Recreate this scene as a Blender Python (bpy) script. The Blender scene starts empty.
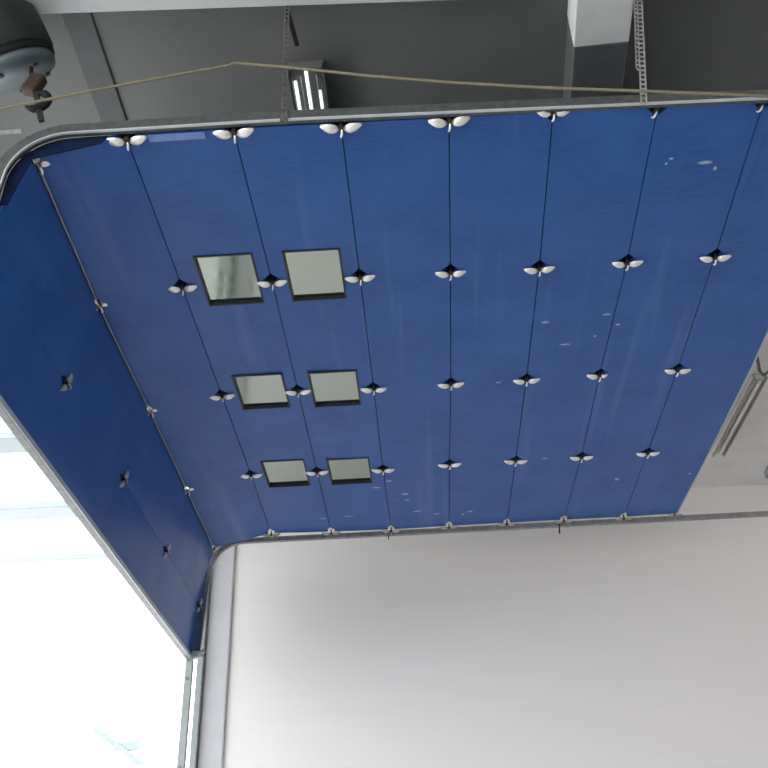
import bpy, bmesh, math, random
from mathutils import Vector, Matrix
random.seed(4)
sc = bpy.context.scene
col = sc.collection

# ------------------------------------------------------------------ camera
R = Vector((0.99806112, 0.05608331, -0.02699383))
U = Vector((0.05327733, -0.54556557, 0.83637296))
F = Vector((-0.03217967, 0.83618949, 0.54749575))
EYE = Vector((0, 0, 1.6))
cam_d = bpy.data.cameras.new('camera')
cam_d.sensor_width = 36.0
cam_d.lens = 985.87 / 768 * 36.0
cam_d.clip_end = 300
cam = bpy.data.objects.new('camera', cam_d)
col.objects.link(cam)
cam.matrix_world = Matrix(((R.x, U.x, -F.x, EYE.x), (R.y, U.y, -F.y, EYE.y), (R.z, U.z, -F.z, EYE.z), (0, 0, 0, 1)))
sc.camera = cam

# ------------------------------------------------------------------ sky and exposure
w = bpy.data.worlds.new('overcast_sky')
sc.world = w
w.use_nodes = True
bg = w.node_tree.nodes['Background']
bg.inputs['Color'].default_value = (0.95, 0.98, 1.0, 1)
bg.inputs['Strength'].default_value = 4.5
sc.view_settings.view_transform = 'Standard'
sc.view_settings.look = 'None'
sc.view_settings.exposure = 0.0
sc.view_settings.gamma = 1.0
sc.view_settings.use_curve_mapping = False


def at(u, v, y):
    """world point seen at photograph pixel (u, v) at depth y"""
    d = F + R * ((u - 384) / 985.87) + U * ((384 - v) / 985.87)
    return EYE + d * (y / d.y)


# ------------------------------------------------------------------ materials
def nt(name):
    m = bpy.data.materials.new(name)
    m.use_nodes = True
    t = m.node_tree
    return m, t, t.nodes['Principled BSDF']


def mix_rgb(t, fac, a, b, mode='MIX'):
    n = t.nodes.new('ShaderNodeMix')
    n.data_type = 'RGBA'
    n.blend_type = mode
    for sock, val in ((n.inputs[0], fac), (n.inputs[6], a), (n.inputs[7], b)):
        if hasattr(val, 'is_output'):
            t.links.new(val, sock)
        else:
            sock.default_value = val
    return n.outputs[2]


def noise(t, scale, stretch=(1, 1, 1), detail=3.0, rough=0.55):
    g = t.nodes.new('ShaderNodeNewGeometry')
    mp = t.nodes.new('ShaderNodeMapping')
    mp.inputs['Scale'].default_value = stretch
    t.links.new(g.outputs['Position'], mp.inputs['Vector'])
    n = t.nodes.new('ShaderNodeTexNoise')
    n.inputs['Scale'].default_value = scale
    n.inputs['Detail'].default_value = detail
    n.inputs['Roughness'].default_value = rough
    t.links.new(mp.outputs['Vector'], n.inputs['Vector'])
    return n.outputs['Fac']


def ramp(t, fac, lo, hi, a=0.0, b=1.0):
    n = t.nodes.new('ShaderNodeMapRange')
    t.links.new(fac, n.inputs['Value'])
    n.inputs['From Min'].default_value = lo
    n.inputs['From Max'].default_value = hi
    n.inputs['To Min'].default_value = a
    n.inputs['To Max'].default_value = b
    return n.outputs['Result']


def plain(name, rgb, rough=0.6, metal=0.0, var=0.12, scale=9.0, stretch=(1, 1, 1), spec=0.5):
    m, t, b = nt(name)
    f = ramp(t, noise(t, scale, stretch), 0.3, 0.7)
    dark = tuple(c * (1 - var) for c in rgb) + (1,)
    lite = tuple(min(1, c * (1 + var)) for c in rgb) + (1,)
    t.links.new(mix_rgb(t, f, dark, lite), b.inputs['Base Color'])
    b.inputs['Roughness'].default_value = rough
    b.inputs['Metallic'].default_value = metal
    b.inputs['Specular IOR Level'].default_value = spec
    return m


def emit(name, rgb, s):
    m, t, b = nt(name)
    b.inputs['Base Color'].default_value = rgb + (1,)
    b.inputs['Emission Color'].default_value = rgb + (1,)
    b.inputs['Emission Strength'].default_value = s
    return m


def glass(name):
    m = bpy.data.materials.new(name)
    m.use_nodes = True
    t = m.node_tree
    t.nodes.clear()
    o = t.nodes.new('ShaderNodeOutputMaterial')
    tr = t.nodes.new('ShaderNodeBsdfTransparent')
    tr.inputs['Color'].default_value = (0.95, 0.98, 0.98, 1)
    gl = t.nodes.new('ShaderNodeBsdfGlossy')
    gl.inputs['Roughness'].default_value = 0.02
    mx = t.nodes.new('ShaderNodeMixShader')
    mx.inputs[0].default_value = 0.06
    t.links.new(tr.outputs[0], mx.inputs[1])
    t.links.new(gl.outputs[0], mx.inputs[2])
    t.links.new(mx.outputs[0], o.inputs[0])
    return m


# white scuffs on the blue sheeting: (x, y, half length x, half width y)
SCUFFS = []
for (u, v, a, b_) in ((705, 162, .045, .016), (715, 168, .012, .02), (671, 158, .014, .012), (666, 163, .01, .012), (545, 322, .03, .014),
                      (565, 344, .045, .010), (607, 315, .032, .012), (618, 325, .02, .014), (595, 336, .014, .01),
                      (405, 493, .035, .022), (407, 499, .03, .014), (417, 511, .05, .012), (437, 514, .035, .014),
                      (389, 479, .03, .014), (376, 486, .045, .012), (349, 516, .06, .010), (323, 519, .04, .010),
                      (498, 381, .025, .01), (617, 480, .02, .03), (690, 475, .012, .02), (545, 458, .03, .012), (470, 512, .03, .02), (463, 515, .014, .02)):
    d = F + R * ((u - 384) / 985.87) + U * ((384 - v) / 985.87)
    p = EYE + d * (3.82 / d.z)
    SCUFFS.append((p.x, p.y, a, b_))


def blue_sheet():
    m, t, b = nt('blue_sheeting')
    cloth = ramp(t, noise(t, 3.0, (1, 1, 1), 4.0), 0.3, 0.7)
    weave = ramp(t, noise(t, 40.0, (0.35, 1.6, 1), 2.0), 0.35, 0.65)
    streak = ramp(t, noise(t, 9.0, (1.0, 0.05, 0.4), 2.0, 0.4), 0.60, 0.72)
    c = mix_rgb(t, cloth, (0.011, 0.072, 0.275, 1), (0.024, 0.110, 0.375, 1))
    c = mix_rgb(t, ramp(t, weave, 0, 1, 0, .6), c, (0.034, 0.112, 0.345, 1))
    c = mix_rgb(t, ramp(t, streak, 0, 1, 0, .5), c, (0.075, 0.15, 0.38, 1))
    g = t.nodes.new('ShaderNodeNewGeometry')
    sp = t.nodes.new('ShaderNodeSeparateXYZ')
    t.links.new(g.outputs['Position'], sp.inputs[0])
    total = None
    wob = ramp(t, noise(t, 60.0, (1, 1, 1), 2.0), 0.2, 0.8, -0.5, 0.5)

    def mth(op, a, bb=None):
        n = t.nodes.new('ShaderNodeMath')
        n.operation = op
        for s, v in ((n.inputs[0], a), (n.inputs[1], bb)):
            if v is None:
                continue
            if hasattr(v, 'is_output'):
                t.links.new(v, s)
            else:
                s.default_value = v
        return n.outputs[0]
    for (x, y, a, h) in SCUFFS:
        dx = mth('DIVIDE', mth('SUBTRACT', sp.outputs[0], x), a)
        dy = mth('DIVIDE', mth('SUBTRACT', sp.outputs[1], y), h)
        r2 = mth('ADD', mth('MULTIPLY', dx, dx), mth('MULTIPLY', dy, dy))
        k = mth('MAXIMUM', mth('SUBTRACT', 1.0, r2), 0.0)
        total = k if total is None else mth('MAXIMUM', total, k)
    f = mth('MINIMUM', mth('MAXIMUM', mth('MULTIPLY', mth('ADD', total, mth('MULTIPLY', wob, total)), 0.95), 0.0), 0.75)
    c = mix_rgb(t, f, c, (0.46, 0.54, 0.68, 1))
    t.links.new(c, b.inputs['Base Color'])
    b.inputs['Roughness'].default_value = 0.33
    b.inputs['Specular IOR Level'].default_value = 0.30
    bp = t.nodes.new('ShaderNodeBump')
    bp.inputs['Strength'].default_value = 0.12
    bp.inputs['Distance'].default_value = 0.01
    t.links.new(noise(t, 26.0, (1, 1, 1), 3.0), bp.inputs['Height'])
    t.links.new(bp.outputs[0], b.inputs['Normal'])
    return m


def wall_paint():
    m, t, b = nt('white_wall_paint')
    lines = ramp(t, noise(t, 14.0, (0.08, 0.3, 1.0), 3.0), 0.3, 0.7)
    c = mix_rgb(t, lines, (0.83, 0.785, 0.77, 1), (0.84, 0.797, 0.783, 1))
    t.links.new(c, b.inputs['Base Color'])
    b.inputs['Roughness'].default_value = 0.7
    return m


M = {
    'blue': blue_sheet(),
    'tape': plain('light_blue_tape', (0.16, 0.25, 0.55), 0.4, scale=20),
    'core': plain('panel_core', (0.03, 0.065, 0.15), 0.8),
    'wall': wall_paint(),
    'duct_lit': plain('duct_lit_tone', (0.74, 0.75, 0.73), 0.45, var=0.05),  # duct where it catches light: the brightness is put into the colour
    'brown': plain('brown_plastic', (0.36, 0.31, 0.26), 0.5, var=0.1),
    'wallr': plain('grey_wall_paint', (0.48, 0.47, 0.46), 0.7, var=0.05),
    'pilaster': plain('pale_grey_paint', (0.55, 0.54, 0.56), 0.6, var=0.04),
    'jamb': plain('jamb_grey', (0.30, 0.32, 0.315), 0.5, var=0.05),
    'ceil': plain('ceiling_paint', (0.76, 0.74, 0.73), 0.65, var=0.06, scale=3),
    'soffit': plain('soffit_shade_tone', (0.155, 0.16, 0.15), 0.45, var=0.06, scale=3),  # ceiling colour darkened to stand for the canopy's shade
    'rib': plain('rib_paint', (0.105, 0.11, 0.11), 0.6, var=0.06),
    'beam': plain('white_beam_paint', (0.60, 0.62, 0.62), 0.5, var=0.04),
    'floor': plain('concrete_floor', (0.30, 0.295, 0.28), 0.55, var=0.12, scale=2),
    'steel': plain('galvanised_steel', (0.36, 0.37, 0.37), 0.45, 0.35, var=0.22, scale=30),
    'rail': plain('grey_rail_steel', (0.075, 0.08, 0.078), 0.55, 0.1, var=0.25, scale=35),
    'lip': plain('bright_rail_lip', (0.50, 0.53, 0.57), 0.45, 0.15, var=0.1),
    'post': plain('pale_grey_post', (0.31, 0.33, 0.33), 0.45, 0.0, var=0.08),
    'trim': plain('weathered_trim', (0.24, 0.24, 0.24), 0.5, 0.1, var=0.25, scale=25),
    'dark': plain('dark_void_steel', (0.012, 0.013, 0.016), 0.8, var=0.2),
    'navy': plain('navy_seam_bar', (0.006, 0.012, 0.038), 0.9, var=0.2, spec=0.1),
    'rubber': plain('dark_gasket', (0.014, 0.022, 0.03), 0.5, var=0.2),
    'wing': plain('cream_clip_metal', (0.93, 0.91, 0.84), 0.32, 0.45, var=0.08, scale=40),
    'dullwing': plain('dull_clip_metal', (0.40, 0.40, 0.37), 0.45, 0.1, var=0.2, scale=40),
    'rust': plain('rusty_brown', (0.038, 0.020, 0.012), 0.8, var=0.4, scale=50),
    'strap': plain('strap_zinc', (0.12, 0.115, 0.10), 0.5, 0.3, var=0.3, scale=50),
    'strapl': plain('strap_zinc_bright', (0.36, 0.36, 0.34), 0.45, 0.3, var=0.3, scale=50),
    'black': plain('black_rubber', (0.012, 0.012, 0.013), 0.7, spec=0.2),
    'cord': plain('tan_cord', (0.20, 0.175, 0.11), 0.8, var=0.15, scale=60),
    'hoist': plain('dark_green_enamel', (0.020, 0.025, 0.024), 0.5, var=0.15, spec=0.3),
    'hoistb': plain('pale_blue_enamel', (0.085, 0.115, 0.125), 0.4, var=0.12),
    'shaded': plain('duct_shaded_tone', (0.11, 0.115, 0.115), 0.5, 0.1, var=0.15),  # the same duct in shade: the darkness is put into the colour
    'tube': emit('fluorescent_tube', (0.95, 0.98, 1.0), 0.75),
    'tubeoff': plain('unlit_tube', (0.80, 0.79, 0.75), 0.3, var=0.03),
    'glass': glass('window_glass'),
    'purlin': plain('grey_purlin_paint', (0.34, 0.38, 0.39), 0.5, var=0.03),
    'out': plain('pale_render', (0.85, 0.85, 0.85), 0.8, var=0.03),
    'teal': plain('teal_roof', (0.19, 0.22, 0.22), 0.8, var=0.05),
}
# mirror-bright acrylic pane
m, t, b = nt('mirror_pane')
b.inputs['Base Color'].default_value = (0.33, 0.365, 0.325, 1)
b.inputs['Metallic'].default_value = 1.0
t.links.new(ramp(t, noise(t, 12.0), 0.3, 0.7, 0.04, 0.12), b.inputs['Roughness'])
M['pane'] = m


# ------------------------------------------------------------------ mesh helpers
class MB:
    def __init__(self):
        self.bm = bmesh.new()

    def box(self, c, s, rot=None):
        mat = Matrix.Translation(Vector(c)) @ (rot.to_4x4() if rot else Matrix.Identity(4)) @ Matrix.Diagonal((s[0], s[1], s[2], 1))
        bmesh.ops.create_cube(self.bm, size=1.0, matrix=mat)
        return self

    def bar(self, a, b, w_, h_, up=(0, 0, 1)):
        a, b = Vector(a), Vector(b)
        d = (b - a).normalized()
        s = d.cross(Vector(up)).normalized()
        n = s.cross(d)
        rot = Matrix((s, d, n)).transposed()
        return self.box((a + b) / 2, (w_, (b - a).length, h_), rot)

    def tube(self, pts, r, n=10, cap=True):
        pts = [Vector(p) for p in pts]
        rs = r if isinstance(r, (list, tuple)) else [r] * len(pts)
        rings = []
        prev = None
        for i, p in enumerate(pts):
            d = (pts[min(i + 1, len(pts) - 1)] - pts[max(i - 1, 0)]).normalized()
            if prev is None:
                a = Vector((0, 0, 1)) if abs(d.z) < 0.9 else Vector((1, 0, 0))
                s = d.cross(a).normalized()
            else:
                s = (prev - d * prev.dot(d)).normalized()
            prev = s
            q = d.cross(s)
            rings.append([self.bm.verts.new(p + (s * math.cos(2 * math.pi * k / n) + q * math.sin(2 * math.pi * k / n)) * rs[i]) for k in range(n)])
        for a, b in zip(rings, rings[1:]):
            for k in range(n):
                self.bm.faces.new((a[k], a[(k + 1) % n], b[(k + 1) % n], b[k]))
        if cap:
            self.bm.faces.new(rings[0][::-1])
            self.bm.faces.new(rings[-1])
        return self

    def lathe(self, prof, mat=Matrix.Identity(4), n=40):
        rings = []
        for (r, z) in prof:
            rings.append([self.bm.verts.new(mat @ Vector((r * math.cos(2 * math.pi * k / n), r * math.sin(2 * math.pi * k / n), z))) for k in range(n)])
        for a, b in zip(rings, rings[1:]):
            for k in range(n):
                self.bm.faces.new((a[k], a[(k + 1) % n], b[(k + 1) % n], b[k]))
        self.bm.faces.new(rings[0][::-1])
        self.bm.faces.new(rings[-1])
        return self

    def sweep(self, path, sec, closed=True):
        """sweep a section given in (outward, y) along a path lying in an x-z plane"""
        path = [Vector(p) for p in path]
        rings = []
        for i, p in enumerate(path):
            d = (path[min(i + 1, len(path) - 1)] - path[max(i - 1, 0)])
            d.y = 0
            d.normalize()
            o = Vector((d.z, 0, -d.x))
            rings.append([self.bm.verts.new(p + o * a + Vector((0, y, 0))) for (a, y) in sec])
        n = len(sec)
        for a, b in zip(rings, rings[1:]):
            for k in range(n):
                self.bm.faces.new((a[k], a[(k + 1) % n], b[(k + 1) % n], b[k]))
        self.bm.faces.new(rings[0])
        self.bm.faces.new(rings[-1][::-1])
        return self

    def build(self, name, mat, parent=None, smooth=False, bevel=0.0, origin=None):
        bm = self.bm
        bmesh.ops.recalc_face_normals(bm, faces=bm.faces)
        if bevel:
            bmesh.ops.bevel(bm, geom=[e for e in bm.edges if len(e.link_faces) == 2 and e.calc_face_angle() > 0.6], offset=bevel, segments=2, affect='EDGES', profile=0.5)
        me = bpy.data.meshes.new(name)
        o = bpy.data.objects.new(name, me)
        if origin is None and parent is None:
            vs = [v.co for v in bm.verts]
            lo = Vector([min(v[i] for v in vs) for i in range(3)])
            hi = Vector([max(v[i] for v in vs) for i in range(3)])
            origin = (lo + hi) / 2
        if origin is not None:
            bmesh.ops.translate(bm, verts=bm.verts, vec=-Vector(origin))
            o.location = origin
        if smooth:
            for f in bm.faces:
                f.smooth = True
        bm.to_mesh(me)
        bm.free()
        me.materials.append(mat)
        col.objects.link(o)
        if parent is not None:
            off = Vector((0, 0, 0))
            q = parent
            while q is not None:
                off += Vector(q.location)
                q = q.parent
            o.parent = parent
            o.location = Vector(o.location) - off
        return o


def tag(o, label=None, cat=None, group=None, kind=None):
    for k, v in (('label', label), ('category', cat), ('group', group), ('kind', kind)):
        if v:
            o[k] = v
    return o


def empty(name, loc, label=None, cat=None, group=None):
    o = bpy.data.objects.new(name, None)
    o.empty_display_size = 0.2
    o.location = loc
    col.objects.link(o)
    return tag(o, label, cat, group)


def struct(o, label, cat):
    return tag(o, label, cat, None, 'structure')


# ------------------------------------------------------------------ the hall
XL, XR, YB, YF, ZC = -2.20, 6.2, 9.2, -7.0, 6.15
struct(MB().box((0, 2.0, -0.06), (24, 22, 0.12)).build('floor', M['floor']), 'grey concrete floor of the hall', 'floor')
ZS = 6.45
struct(MB().box(((XL + XR) / 2, YB + .1, 3.3), (XR - XL, .2, 6.6)).build('wall_back', M['wall']), 'white painted back wall under the blue canopy', 'wall')
struct(MB().box((XR + .1, (YB + YF) / 2 + .1, 3.3), (.2, YB - YF + .2, 6.6)).build('wall_right', M['wallr']), 'grey painted right wall of the hall', 'wall')
wf = struct(MB().box(((XL + XR) / 2, YF - .1, 3.3), (XR - XL, .2, 6.6)).build('wall_front', M['wall']), 'white wall at the hall end', 'wall')
struct(MB().box(((XR + 2.35) / 2 + .1, (YB + 2) / 2, ZC + .15), (XR - 2.35 + .2, YB - 2, .3)).build('ceiling', M['ceil']), 'white ceiling beyond the right edge of the canopy', 'ceiling')
struct(MB().box(((XR - 3.1) / 2 + .1, (2 + YF) / 2, ZS + .1), (XR + 3.1 + .2, 2 - YF, .2)).build('ceiling', M['ceil']), 'white ceiling of the hall before the canopy', 'ceiling')
struct(MB().box(((2.349 - 3.1) / 2, (YB + 2.0) / 2, ZS + .05), (2.349 + 3.1, YB - 2.0, .10)).build('trim_5', M['soffit']), 'ceiling above the blue canopy, its shade put into the dark colour', 'soffit')  # the shade above the canopy is painted into this sheet
struct(MB().box((-3.13, 4.5, 6.285), (.04, 13.0, .43)).build('skylight_stop', M['soffit']), 'unseen upstand added to keep skylight off the soffit', 'trim')  # added out of view to block skylight from reaching the soffit
# pilaster at the wall's left end, and its edge strip
struct(MB().box((XL + .175, YB - .018, 3.2), (.23, .036, 6.4)).build('trim_1', M['pilaster'], bevel=.016), 'pale grey pilaster at the left end of the white wall', 'pilaster')
struct(MB().box((XL + .03, YB - .05, 3.2), (.06, .10, 6.4)).build('trim_2', M['jamb'], bevel=.006), 'narrow grey edge strip beside the bright opening', 'trim')
# cross beam and ribs under the ceiling
struct(MB().bar((-3.1, 3.155, 6.39), (XR, 3.50, 6.39), .26, .12).build('trim_3', M['beam'], bevel=.008), 'white cross beam along the top of the ceiling', 'beam')
struct(MB().bar((-1.80, 3.30, 6.443), (-1.90, 9.1, 6.443), .17, .016).build('trim_4', M['rib'], bevel=.007), 'dark grey rib on the ceiling behind the hoist', 'rib')

# glazed roof over the left bay
sky = struct(MB().box((-3.17, 5.0, 6.14), (.12, 12.0, .14)).bar((-9.2, 11.0, 6.2), (-9.2, -1.0, 6.2), .12, .1).build('window_1', M['purlin']),
             'glazed roof with white purlins left of the canopy', 'skylight')
pl = []
for k, y in enumerate((-1.0, .6, 2.0, 3.4, 4.77, 6.13, 7.49, 8.87, 10.16)):
    MB().box((-6.1, y + .05, 6.12), (5.9, .27, .07)).build('purlin', M['purlin'], sky, bevel=.006)
MB().box((-6.2, 4.7, 6.21), (5.9, 11.4, .012)).build('pane', M['glass'], sky)

# ------------------------------------------------------------------ canopy geometry (measured nodes)
Y = [3.448, 4.648, 5.848, 7.048, 8.248]
NX = [[-1.859, -1.403, -.854, -.308, .238, .759, 1.278, 1.800, 2.32],
      [-1.905, -1.396, -.842, -.304, .246, .782, 1.312, 1.838, 2.36],
      [-1.895, -1.383, -.838, -.299, .247, .780, 1.296, 1.841, 2.36],
      [-1.900, -1.379, -.838, -.301, .238, .772, 1.302, 1.833, 2.335],
      [-1.926, -1.398, -.846, -.296, .234, .761, 1.278, 1.820, 2.299]]
NZ = [[5.320, 5.432, 5.438, 5.430, 5.425, 5.416, 5.408, 5.404, 5.404],
      [5.335, 5.436, 5.437, 5.436, 5.433, 5.424, 5.432, 5.436, 5.436],
      [5.315, 5.409, 5.415, 5.401, 5.406, 5.407, 5.415, 5.422, 5.424],
      [5.300, 5.409, 5.406, 5.396, 5.414, 5.414, 5.419, 5.425, 5.430],
      [5.324, 5.440, 5.426, 5.419, 5.428, 5.430, 5.433, 5.433, 5.440]]


def lerp(a, b, t_):
    return a + (b - a) * t_


def node(i, y):
    """point on seam i at depth y"""
    if y <= Y[0]:
        k, t_ = 0, (y - Y[0]) / 1.2
    else:
        k = min(3, int((y - Y[0]) / 1.2))
        t_ = (y - Y[k]) / 1.2
    return Vector((lerp(NX[k][i], NX[k + 1][i], t_), y, lerp(NZ[k][i], NZ[k + 1][i], t_)))


SIDE = {0: lambda y: node(0, y),
        1: lambda y: Vector((-2.020, y, 4.775)),
        2: lambda y: Vector((-2.085 + (y - 6) * .014, y, 4.32))}

GAP = .0055


def notch(y, back=True, amt=.05):
    r = 0
    for k, yk in enumerate(Y):
        c = yk - .012
        if abs(y - c) < .058:
            r = max(r, amt * (1 - abs(y - c) / .058))
    return r


def stations(y0, y1, extra=()):
    s = {y0, y1}
    for yk in Y:
        for d in (-.07, -.012, .046):
            if y0 < yk + d < y1:
                s.add(yk + d)
    for k in range(4):
        s.add((Y[k] + Y[k + 1]) / 2)
    s |= set(extra)
    return sorted(s)


def strip(left, right, y0, y1, thick, nl, nr, holes=(), out=Vector((0, 0, 1)), GAP=.003):
    """one long board between two seam functions, with corner notches and square openings"""
    mb = MB()
    bm = mb.bm
    ys = stations(y0, y1, [h for hh in holes for h in (hh[2], hh[3])])
    xs = (holes[0][0], holes[0][1]) if holes else ()
    lo, hi = [], []
    for y in ys:
        a, b_ = left(y), right(y)
        d = (b_ - a)
        L_ = d.length
        d.normalize()
        fr = [GAP + nl * notch(y), *[(x_ - a.x) / d.x for x_ in xs], L_ - GAP - nr * notch(y)]
        lo.append([bm.verts.new(a + d * f_) for f_ in fr])
        hi.append([bm.verts.new(a + d * f_ + out * thick) for f_ in fr])
    nc = len(lo[0]) - 1
    keep = {}
    for j in range(len(ys) - 1):
        for c in range(nc):
            ym = (ys[j] + ys[j + 1]) / 2
            hole = holes and c == 1 and any(h[2] < ym < h[3] for h in holes)
            keep[(j, c)] = not hole
    for (j, c), k in keep.items():
        if not k:
            continue
        bm.faces.new((lo[j][c], lo[j][c + 1], lo[j + 1][c + 1], lo[j + 1][c]))
        bm.faces.new((hi[j][c], hi[j + 1][c], hi[j + 1][c + 1], hi[j][c + 1]))
        if not keep.get((j - 1, c), False):
            bm.faces.new((lo[j][c], hi[j][c], hi[j][c + 1], lo[j][c + 1]))
        if not keep.get((j + 1, c), False):
            bm.faces.new((lo[j + 1][c], lo[j + 1][c + 1], hi[j + 1][c + 1], hi[j + 1][c]))
        if not keep.get((j, c - 1), False):
            bm.faces.new((lo[j][c], lo[j + 1][c], hi[j + 1][c], hi[j][c]))
        if not keep.get((j, c + 1), False):
            bm.faces.new((lo[j][c + 1], hi[j][c + 1], hi[j + 1][c + 1], lo[j + 1][c + 1]))
    return mb


Y0, Y1 = 3.432, 8.262
labels = ['leftmost blue canopy board, plain, sloping down beside the upright side boards',
          'blue canopy board with three square mirror panes, second from the left',
          'blue canopy board with three square mirror panes, third from the left',
          'plain blue canopy board right beside the panes, streaked and scuffed at its far end',
          'plain blue canopy board in the middle, fifth from the left',
          'plain blue canopy board with two white scuffs, sixth from the left',
          'plain blue canopy board second from the right edge of the canopy',
          'rightmost blue canopy board along the free right edge of the canopy']
WIN = {1: [(-1.272, -.915, 4.372, 4.822), (-1.270, -.915, 5.610, 6.028), (-1.262, -.920, 6.835, 7.260)],
       2: [(-.752, -.398, 4.372, 4.822), (-.742, -.398, 5.614, 6.040), (-.730, -.400, 6.845, 7.255)]}
for i in range(8):
    holes = WIN.get(i, ())
    if holes:
        x0 = sum(h[0] for h in holes) / 3
        x1 = sum(h[1] for h in holes) / 3
        holes = [(x0 - .004, x1 - .002, h[2] + .006, h[3] + .034) for h in holes]
    p = strip(lambda y: node(i, y), lambda y: node(i + 1, y), Y0, Y1, .035, .5 if i == 0 else 1, 0 if i == 7 else 1, holes).build('lining_board', M['blue'])
    tag(p, labels[i], 'board', 'blue canopy boards')
    for (xa, xb, ya, yb) in holes:
        xm, ym = (xa + xb) / 2, (ya + yb) / 2
        a, b_ = node(i, ym), node(i + 1, ym)
        z = a.z + (b_.z - a.z) * (xm - a.x) / (b_.x - a.x)
        fr = MB()
        tk = .010
        zc, hh = z + .010, .034
        fr.box((xa + tk / 2 + .001, ym, zc), (tk, yb - ya - .002, hh)).box((xb - tk / 2 - .001, ym, zc), (tk, yb - ya - .002, hh))
        fr.box((xm, ya + tk / 2 + .001, zc), (xb - xa - 2 * tk - .002, tk, hh)).box((xm, yb - tk / 2 - .001, zc), (xb - xa - 2 * tk - .002, tk, hh))
        fo = fr.build('opening_frame', M['rubber'], p, origin=(xm, ym, zc))
        MB().box((xm, ym, z + .021), (xb - xa - .03, yb - ya - .03, .008)).build('pane', M['pane'], p, origin=(xm, ym, z + .021))
    if i == 1:
        tb = MB()
        for s in range(6):
            xx = lerp(.10, .40, s / 5)
            q = node(1, 3.445) + Vector((xx, 0, -.004))
            tb.box(q, (.062, .035, .004))
        tb = MB().bar(node(1, 3.452) + Vector((.11, 0, -.003)), node(1, 3.452) + Vector((.40, 0, -.003)), .045, .004)
        tb.build('edge_tape', M['tape'], p)['label'] = 'strip of light blue tape'

side_lab = ['upper strip of the dark blue upright side board, just under the fold',
            'lower strip of the dark blue upright side board, along its pale bottom rail']
for j in range(2):
    p = strip(SIDE[j], SIDE[j + 1], Y0, Y1, .035, .6, .6 if j == 0 else 0, (), Vector((-1, 0, 0)), .0012).build('lining_board', M['blue'])
    tag(p, side_lab[j], 'board', 'blue side boards')

# ------------------------------------------------------------------ canopy frame
frame = empty('canopy_frame', (0.2, 5.85, 5.42), 'grey steel canopy frame with rounded front and back rails, studded with winged clips', 'frame')


def arc_path(y, zr, xr_end, lowz, dz, xr0=-1.70, rad=.30):
    """rail path from the right end to the left, round the corner, then down"""
    pts = [(x_, y, zr(x_)) for x_ in [xr_end + (xr0 - xr_end) * k / 14 for k in range(15)]]
    zc_ = zr(xr0) - rad
    for k in range(1, 11):
        a = math.pi / 2 * k / 10
        pts.append((xr0 - rad * math.sin(a), y, zc_ + rad * math.cos(a)))
    for k in range(1, 5):
        t_ = k / 4
        pts.append((xr0 - rad - dz * t_, y, lerp(zc_, lowz, t_)))
    return pts


fz = lambda x_: 5.421 - .026 * max(-.6, x_) + .0
fpath = arc_path(3.40, fz, 2.40, 4.33, .06, -1.68, .29)
MB().sweep(fpath, [(0, -.018), (.058, -.018), (.058, .018), (0, .018)]).build('front_rail', M['rail'], frame)
MB().sweep(fpath, [(-.008, -.021), (0, -.021), (0, -.008), (-.008, -.008)]).build('rail_lip', M['lip'], frame)
bz = lambda x_: 5.40 + .004 * x_
bpath = arc_path(8.315, bz, XR, 4.35, .045, -1.66, .30)
MB().sweep(bpath, [(-.016, -.018), (.026, -.018), (.026, .018), (-.016, .018)]).build('back_rail', M['trim'], frame)
fl = MB()
for k in range(6):
    z0, z1 = 4.345 + .15 * k, 4.345 + .15 * (k + 1)
    xo = lambda z: -2.115 + (z - 4.345) * .10
    fl.box(((xo((z0 + z1) / 2) - 1.985) / 2, 8.288, (z0 + z1) / 2), (-1.985 - xo((z0 + z1) / 2), .008, .1505))
fl.build('end_flap', M['core'], frame)
# trims along the fold, the side's bottom and the free right edge
tr = MB()
ys = [3.44 + .12 * k for k in range(41)]
for a, b_ in zip(ys, ys[1:]):
    tr.bar(node(0, a) + Vector((.002, 0, -.006)), node(0, b_) + Vector((.002, 0, -.006)), .036, .008, up=(.75, 0, .66))
tr.build('fold_trim', M['trim'], frame)
MB().bar(SIDE[2](3.42) + Vector((-.01, 0, -.02)), SIDE[2](8.30) + Vector((-.012, 0, -.016)), .045, .026).build('bottom_rail', M['trim'], frame)
MB().bar(SIDE[2](3.42) + Vector((.018, 0, -.012)), SIDE[2](8.30) + Vector((.015, 0, -.016)), .008, .034).build('bottom_lip', M['lip'], frame)
for i in range(1, 8):
    sb = MB()
    for k in range(4):
        sb.bar(node(i, Y[k] - (.02 if k == 0 else 0)) + Vector((0, 0, .062)), node(i, Y[k + 1]) + Vector((0, 0, .062)), .13, .045)
    sb.build('seam_bar', M['navy'], frame)
sb = MB()
for k in range(4):
    sb.bar(node(8, Y[k]) + Vector((.006, 0, .02)), node(8, Y[k + 1]) + Vector((.006, 0, .02)), .008, .05)
sb.build('edge_trim', M['lip'], frame)
MB().bar(node(0, 3.45) + Vector((-.06, 0, .05)), node(0, 8.25) + Vector((-.06, 0, .05)), .05, .05).build('corner_bar', M['dark'], frame)
MB().bar(SIDE[1](3.45) + Vector((-.062, 0, 0)), SIDE[1](8.25) + Vector((-.062, 0, 0)), .045, .12).build('seam_bar', M['dark'], frame)

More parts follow.
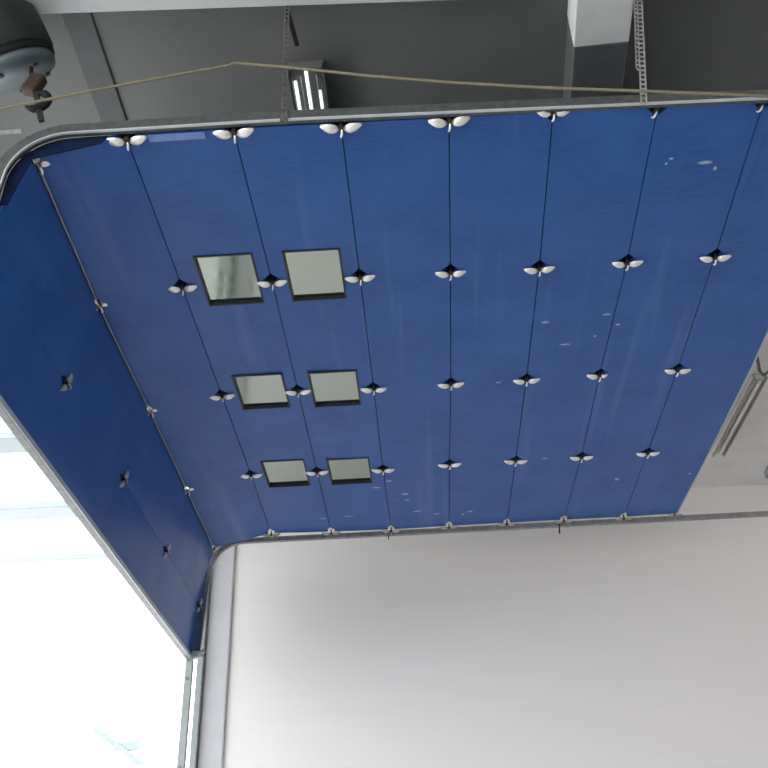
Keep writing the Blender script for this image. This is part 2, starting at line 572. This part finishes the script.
gm = MB()  # dark sheet over the gap behind the rail bend, standing for its shade
inner = [(-1.52, 5.39), (-1.60, 5.37), (-1.862, 5.305), (-1.90, 5.16), (-1.935, 5.0)]
po = [(-1.50, 5.440)] + [(p_[0], p_[2]) for p_ in fpath[14:25] if p_[0] < -1.52] + [(-1.972, 5.0)] + inner[::-1]
fa = [gm.bm.verts.new((x_, 3.424, z_)) for x_, z_ in po]
fb = [gm.bm.verts.new((x_, 3.430, z_)) for x_, z_ in po]
gm.bm.faces.new(fa)
gm.bm.faces.new(fb[::-1])
for k in range(len(po)):
    k2 = (k + 1) % len(po)
    gm.bm.faces.new((fa[k], fb[k], fb[k2], fa[k2]))
gm.build('corner_gap_shade', M['navy'], frame)

# loose pale splice plates on top of the front rail near its bend
for (ua, ub, va, vb) in ((-6, 22, 133, 131), (53, 97, 129, 124)):
    MB().bar(at(ua, va, 3.39), at(ub, vb, 3.39), .012, .018).build('splice_plate', M['strapl'], frame)


# winged clips
def leaf_mesh(sgn):
    mb = MB()
    bm = mb.bm
    top, bot = [], []
    N = 9
    rows = []
    for k in range(N):
        t_ = k / (N - 1)
        x_ = .010 + .096 * t_
        half = .0012 + .0235 * math.sin(math.pi * t_ ** .85) ** .9
        yc = .019 - .021 * t_
        zz = -.010 - .010 * math.sin(math.pi * t_)
        rows.append([(sgn * x_, yc - half, zz + .004), (sgn * x_, yc, zz - .006), (sgn * x_, yc + half, zz - .008)])
    vt = [[bm.verts.new(p_) for p_ in r_] for r_ in rows]
    vb_ = [[bm.verts.new((p_[0], p_[1], p_[2] + .004)) for p_ in r_] for r_ in rows]
    for k in range(N - 1):
        for c in range(2):
            bm.faces.new((vt[k][c], vt[k + 1][c], vt[k + 1][c + 1], vt[k][c + 1]))
            bm.faces.new((vb_[k][c], vb_[k][c + 1], vb_[k + 1][c + 1], vb_[k + 1][c]))
        bm.faces.new((vt[k][0], vb_[k][0], vb_[k + 1][0], vt[k + 1][0]))
        bm.faces.new((vt[k][2], vt[k + 1][2], vb_[k + 1][2], vb_[k][2]))
    bm.faces.new((vt[0][0], vt[0][1], vt[0][2], vb_[0][2], vb_[0][1], vb_[0][0]))
    bm.faces.new((vt[-1][0], vb_[-1][0], vb_[-1][1], vb_[-1][2], vt[-1][2], vt[-1][1]))
    return mb


def proto_mesh(mb, name, mat, smooth=False):
    bmesh.ops.recalc_face_normals(mb.bm, faces=mb.bm.faces)
    me = bpy.data.meshes.new(name)
    if smooth:
        for f in mb.bm.faces:
            f.smooth = True
    mb.bm.to_mesh(me)
    mb.bm.free()
    me.materials.append(mat)
    return me


def dup_mesh(me, mat):
    c = me.copy()
    c.materials.clear()
    c.materials.append(mat)
    return c


wl = proto_mesh(leaf_mesh(-1), 'wing', M['wing'], True)
wr = proto_mesh(leaf_mesh(1), 'wing', M['wing'], True)
wld, wrd = dup_mesh(wl, M['dullwing']), dup_mesh(wr, M['dullwing'])
body = proto_mesh(MB().bar((0, -.005, -.012), (0, .04, -.012), .020, .022).box((0, .012, .010), (.012, .012, .05)), 'clip', M['rust'])
hook = proto_mesh(MB().tube([(0.004, .012, -.014), (0.003, .030, -.030), (0, .044, -.036), (-.004, .060, -.030), (-.006, .066, -.018)], [.005, .006, .0065, .005, .004], 8), 'hook', M['wing'], True)
hookd = dup_mesh(hook, M['dullwing'])


def clip(p, across, along, inward, scale=1.0, wings=(1, 1), dull=(0, 0), twist=0.0):
    """a two-winged clip on a node; inward points into the room"""
    a = Vector(across).normalized()
    n = -Vector(inward).normalized()
    y = n.cross(a)
    if y.dot(Vector(along)) < 0:
        a = -a
        y = n.cross(a)
    rot = Matrix((a, y, n)).transposed() @ Matrix.Rotation(twist, 3, 'Z')
    o = bpy.data.objects.new('clip', body)
    col.objects.link(o)
    o.parent = frame
    o.matrix_local = Matrix.Translation(Vector(p) - frame.location) @ rot.to_4x4() @ Matrix.Scale(scale, 4)
    for on, dl, me, med in ((wings[0], dull[0], wl, wld), (wings[1], dull[1], wr, wrd)):
        if on:
            c = bpy.data.objects.new('wing', med if dl else me)
            col.objects.link(c)
            c.parent = o
            if on != 1:
                c.scale = (on, on, 1)
    h = bpy.data.objects.new('hook', hookd if dull[0] and dull[1] else hook)
    col.objects.link(h)
    h.parent = o
    return o


rnd = random.Random(7)
for k in range(5):
    for i in range(1, 8):
        p = node(i, Y[k])
        if k == 0:
            p = node(i, Y[0] - .012)
            sc_ = 1.0
            if i == 5:
                clip(p + Vector((0, -.02, .004)), (1, 0, 0), (0, 1, 0), (0, 0, -1), .9, (.9, .9), (0, 0))
            elif i >= 6:
                clip(p + Vector((0, .0, .012)), (1, 0, 0), (0, 1, 0), (0, 0, -1), .9, (0, 0), (0, 0), .3)
            else:
                clip(p, (1, 0, 0), (0, 1, 0), (0, 0, -1), 1.0, (1, 1), (0, 0), rnd.uniform(-.04, .04))
        elif k == 4:
            clip(p + Vector((0, .012, -.004)), (1, 0, 0), (0, 1, 0), (0, 0, -1), .8, (1, 1), (1, 1), rnd.uniform(-.05, .05))
        else:
            wg = (1, 1)
            if (i, k) == (6, 2):
                wg = (1, .55)
            clip(p, (1, 0, 0), (0, 1, 0), (0, 0, -1), .88, wg, (0, 0), rnd.uniform(-.05, .05))
clip(node(8, 8.25) + Vector((-.02, .01, -.004)), (1, 0, 0), (0, 1, 0), (0, 0, -1), .6, (1, 1), (1, 1))
for k in range(5):
    p = node(0, Y[k] + (.02 if k == 0 else 0))
    clip(p, (.75, 0, .62), (0, 1, 0), (.62, 0, -.75), .95, (0 if k == 0 else .85, 1), (1, 1 if k == 4 else 0), 0)
for k in range(1, 5):
    p = SIDE[1](Y[k])
    clip(p, (0.2, 0, 1), (0, 1, 0), (1, 0, -.2), .8, (.9, .9), (1, 1), .25)
# dangling tie ends at the back rail, and the bracket at the canopy's back corner
MB().bar((1.235, 8.285, 5.40), (1.225, 8.285, 5.31), .014, .008, up=(0, 1, 0)).build('tie_end', M['rust'], frame)
MB().bar((-.322, 8.29, 5.38), (-.325, 8.29, 5.335), .010, .008, up=(0, 1, 0)).build('tie_end', M['rust'], frame)
MB().box((-2.0, 8.27, 4.335), (.10, .06, .06)).tube([(-1.99, 8.25, 4.33), (-1.93, 8.24, 4.36)], .02, 10).build('corner_bracket', M['lip'], frame, bevel=.008)

# corner post under the back left corner
post = tag(MB().box((-2.068, 8.30, 2.15), (.062, .05, 4.30)).build('corner_post', M['post'], bevel=.004), 'pale grey steel post at the back left corner of the canopy', 'post')
for z in (4.14, 3.42, 2.6):
    MB().tube([(-2.075, 8.272, z), (-2.075, 8.262, z)], .011, 10).build('bolt', M['trim'], post)


# ------------------------------------------------------------------ perforated hanger straps
def perforated(mb, a, b_, width, pitch=.034, th=.003, side=Vector((1, 0, 0)), hole=.5):
    a, b_ = Vector(a), Vector(b_)
    d = (b_ - a)
    n = int(d.length / pitch)
    d.normalize()
    s = (side - d * side.dot(d)).normalized()
    up = s.cross(d)
    rot = Matrix((s, d, up)).transposed()
    L_ = (b_ - a).length
    bw = width * (1 - hole) / 2
    mid = (a + b_) / 2
    for sg in (-1, 1):
        mb.box(mid + s * sg * (width - bw) / 2, (bw, L_, th), rot)
    for k in range(n + 1):
        mb.box(a + d * (L_ * k / n), (width - 2 * bw, pitch * .42, th), rot)
    return mb


st = perforated(MB(), (-.588, 3.376, 5.40), (-.599, 3.376, 6.45), .030).build('hanger_strap', M['strap'])
tag(st, 'dark perforated hanger strap rising from the front rail beside the glinting ceiling light', 'strap', 'perforated hanger straps')
mb = perforated(MB(), (1.195, 3.378, 5.38), (1.345, 3.378, 6.45), .034)
perforated(mb, (1.205, 3.370, 5.62), (1.325, 3.370, 6.44), .026, side=Vector((.9, .4, 0)))
st = mb.build('hanger_strap', M['strapl'])
tag(st, 'pale doubled perforated hanger strap rising from the front rail beside the wide duct', 'strap', 'perforated hanger straps')
MB().box((-.588, 3.376, 5.43), (.040, .010, .05)).build('end_plate', M['strap'], bpy.data.objects['hanger_strap'])
tag(MB().bar((-.618, 3.45, 6.45), (-.546, 3.45, 6.09), .026, .022, up=(0, 1, 0)).build('cable_hanger', M['black'], bevel=.006),
    'short black rubber cable end hanging beside the dark perforated strap', 'cable')

# ------------------------------------------------------------------ duct, lights
duct = empty('air_duct', (1.10, 5.5, 6.3), 'wide square air duct, its front coloured as brightly lit, right of the middle under the ceiling', 'duct')  # two colours stand for light fading along one duct
MB().bar((1.075, 2.5, 6.30), (1.132, 3.63, 6.30), .305, .29).build('front_section', M['duct_lit'], duct, bevel=.006)['label'] = 'front section, bright light put into its colour'
MB().bar((1.132, 3.632, 6.30), (1.40, 9.18, 6.30), .300, .29).build('rear_section', M['shaded'], duct, bevel=.006)['label'] = 'rear section, shade put into its colour'

lum = empty('ceiling_light', (-.56, 4.4, 6.43), 'fluorescent ceiling light with bright tubes above the front rail', 'light')
MB().box((-.555, 4.46, 6.435), (.22, 1.24, .03)).build('housing', M['soffit'], lum, bevel=.004)
MB().bar((-.655, 3.86, 6.40), (-.655, 5.06, 6.40), .006, .07, up=(.3, 0, 1)).bar((-.455, 3.86, 6.40), (-.455, 5.06, 6.40), .006, .07, up=(-.3, 0, 1)).build('reflector', M['rail'], lum)
for x_, y_, r_ in ((-.625, 3.93, .011), (-.553, 3.86, .011), (-.484, 4.01, .009)):
    MB().tube([(x_, y_, 6.375), (x_, 5.05, 6.375)], r_, 12).build('tube', M['tube'], lum, smooth=True)
for x_, y_ in ((-.655, 3.92), (-.600, 3.90), (-.505, 3.90)):
    MB().tube([(x_ + .01, y_, 6.385), (x_ + .01, 5.05, 6.385)], .004, 8).build('louvre_bar', M['steel'], lum, smooth=True)
MB().box((-.555, 3.845, 6.41), (.20, .015, .05)).build('end_cap', M['soffit'], lum)

lr = empty('ceiling_light', (2.86, 7.75, 6.12), 'slim pale batten light on the ceiling beyond the right edge of the canopy', 'light')
MB().bar((2.90, 7.10, 6.128), (2.85, 8.42, 6.128), .115, .035).build('housing', M['beam'], lr, bevel=.004)
for s in (-.05, .05):
    MB().bar((2.90 + s, 7.09, 6.115), (2.85 + s, 8.43, 6.115), .014, .06).build('side_rail', M['brown'], lr)
MB().tube([(2.90, 7.13, 6.095), (2.85, 8.39, 6.095)], .016, 12).build('tube', M['tubeoff'], lr, smooth=True)
tag(MB().tube([(2.74, 6.62, 6.14), (2.78, 6.75, 6.09), (2.83, 6.90, 6.05), (2.88, 6.97, 6.05), (2.95, 6.96, 6.09), (3.02, 6.90, 6.14)], .013, 8).build('cable_loop', M['strap'], smooth=True),
    'dark loop of cable hanging from the ceiling in front of the slim batten light', 'cable')
jb = tag(MB().box((3.48, 8.84, 6.11), (.13, .15, .08)).build('junction_box', M['trim'], bevel=.01), 'small dark junction box on the ceiling at the far right', 'box')
MB().tube([(3.48, 8.84, 6.08), (3.48, 8.84, 6.055)], .035, 14).build('cover', M['trim'], jb)

# ------------------------------------------------------------------ hoist and cord at the upper left
ho = empty('chain_hoist', (-2.05, 3.33, 6.0), 'dark green chain hoist with a hook, hanging at the upper left', 'hoist')
tilt = Matrix.Translation((-2.12, 3.36, 6.10)) @ Matrix.Rotation(math.radians(-26), 4, 'Y') @ Matrix.Rotation(math.radians(34), 4, 'X')
MB().lathe([(.13, .22), (.20, .20), (.235, .15), (.24, .06), (.24, -.06), (.225, -.075)], tilt).build('motor_body', M['hoist'], ho, smooth=True)
MB().lathe([(.226, -.070), (.232, -.080), (.232, -.10), (.226, -.108)], tilt).build('band', M['black'], ho)
MB().lathe([(.220, -.104), (.215, -.150), (.18, -.175), (.08, -.185)], tilt).build('end_cover', M['hoistb'], ho, smooth=True)
for a in range(5):
    an = a * 2 * math.pi / 5 + .4
    MB().lathe([(.014, -.16), (.014, -.19)], tilt @ Matrix.Translation((.16 * math.cos(an), .16 * math.sin(an), 0)), 8).build('bolt', M['hoist'], ho)
MB().tube([(-2.06, 3.36, 6.45), (-2.08, 3.36, 6.15)], .03, 10).build('suspension_rod', M['rail'], ho)
hx, hy = -1.90, 3.34
MB().box((hx, hy, 5.76), (.085, .06, .13), Matrix.Rotation(.35, 3, 'Y')).build('hook_block', M['rust'], ho, bevel=.014)
MB().tube([(hx - .04, hy, 5.90), (hx - .02, hy, 5.80)], .012, 8).build('chain', M['black'], ho)
hk = [(hx + .02, hy, 5.72)]
for k in range(13):
    a = math.radians(100 - 265 * k / 12)
    hk.append((hx + .035 + .06 * math.cos(a), hy, 5.635 + .06 * math.sin(a)))
MB().tube(hk, [.016] * 3 + [.021] * 8 + [.014, .01, .006], 12).build('hook', M['black'], ho, smooth=True)
MB().bar((hx + .02, hy, 5.70), (hx + .085, hy, 5.48), .03, .022, up=(0, 1, 0)).build('latch', M['hoist'], ho, bevel=.004)

pts = [at(u, v, 3.28) for (u, v) in ((-60, 121), (-20, 113), (60, 97), (130, 83.5), (200, 70.5), (229, 65.5), (234, 63.2), (240, 63.4), (290, 67.5), (370, 76), (450, 82.5), (540, 87.5), (640, 91), (730, 94.5), (830, 100))]
tag(MB().tube(pts, .0075, 8).build('tan_cord', M['cord'], smooth=True), 'tan cord strung across in front of the ceiling, bent near the hoist', 'cord')

# ------------------------------------------------------------------ outside
nb = empty('neighbouring_building', (-8.4, 25.2, 0), 'pale building outside with a faint sloping teal roof edge', 'building')
MB().box((-9.6, 27.3, 3.5), (6.0, 4.0, 7.0)).build('facade', M['out'], nb)
MB().bar((-8.55, 25.1, 8.13), (-7.25, 25.1, 7.22), .14, .09, up=(0, 1, 0)).build('roof_edge', M['teal'], nb)
MB().bar((-7.95, 25.15, 7.68), (-7.36, 25.15, 7.68), .2, .16, up=(0, 1, 0)).build('fascia', M['teal'], nb)
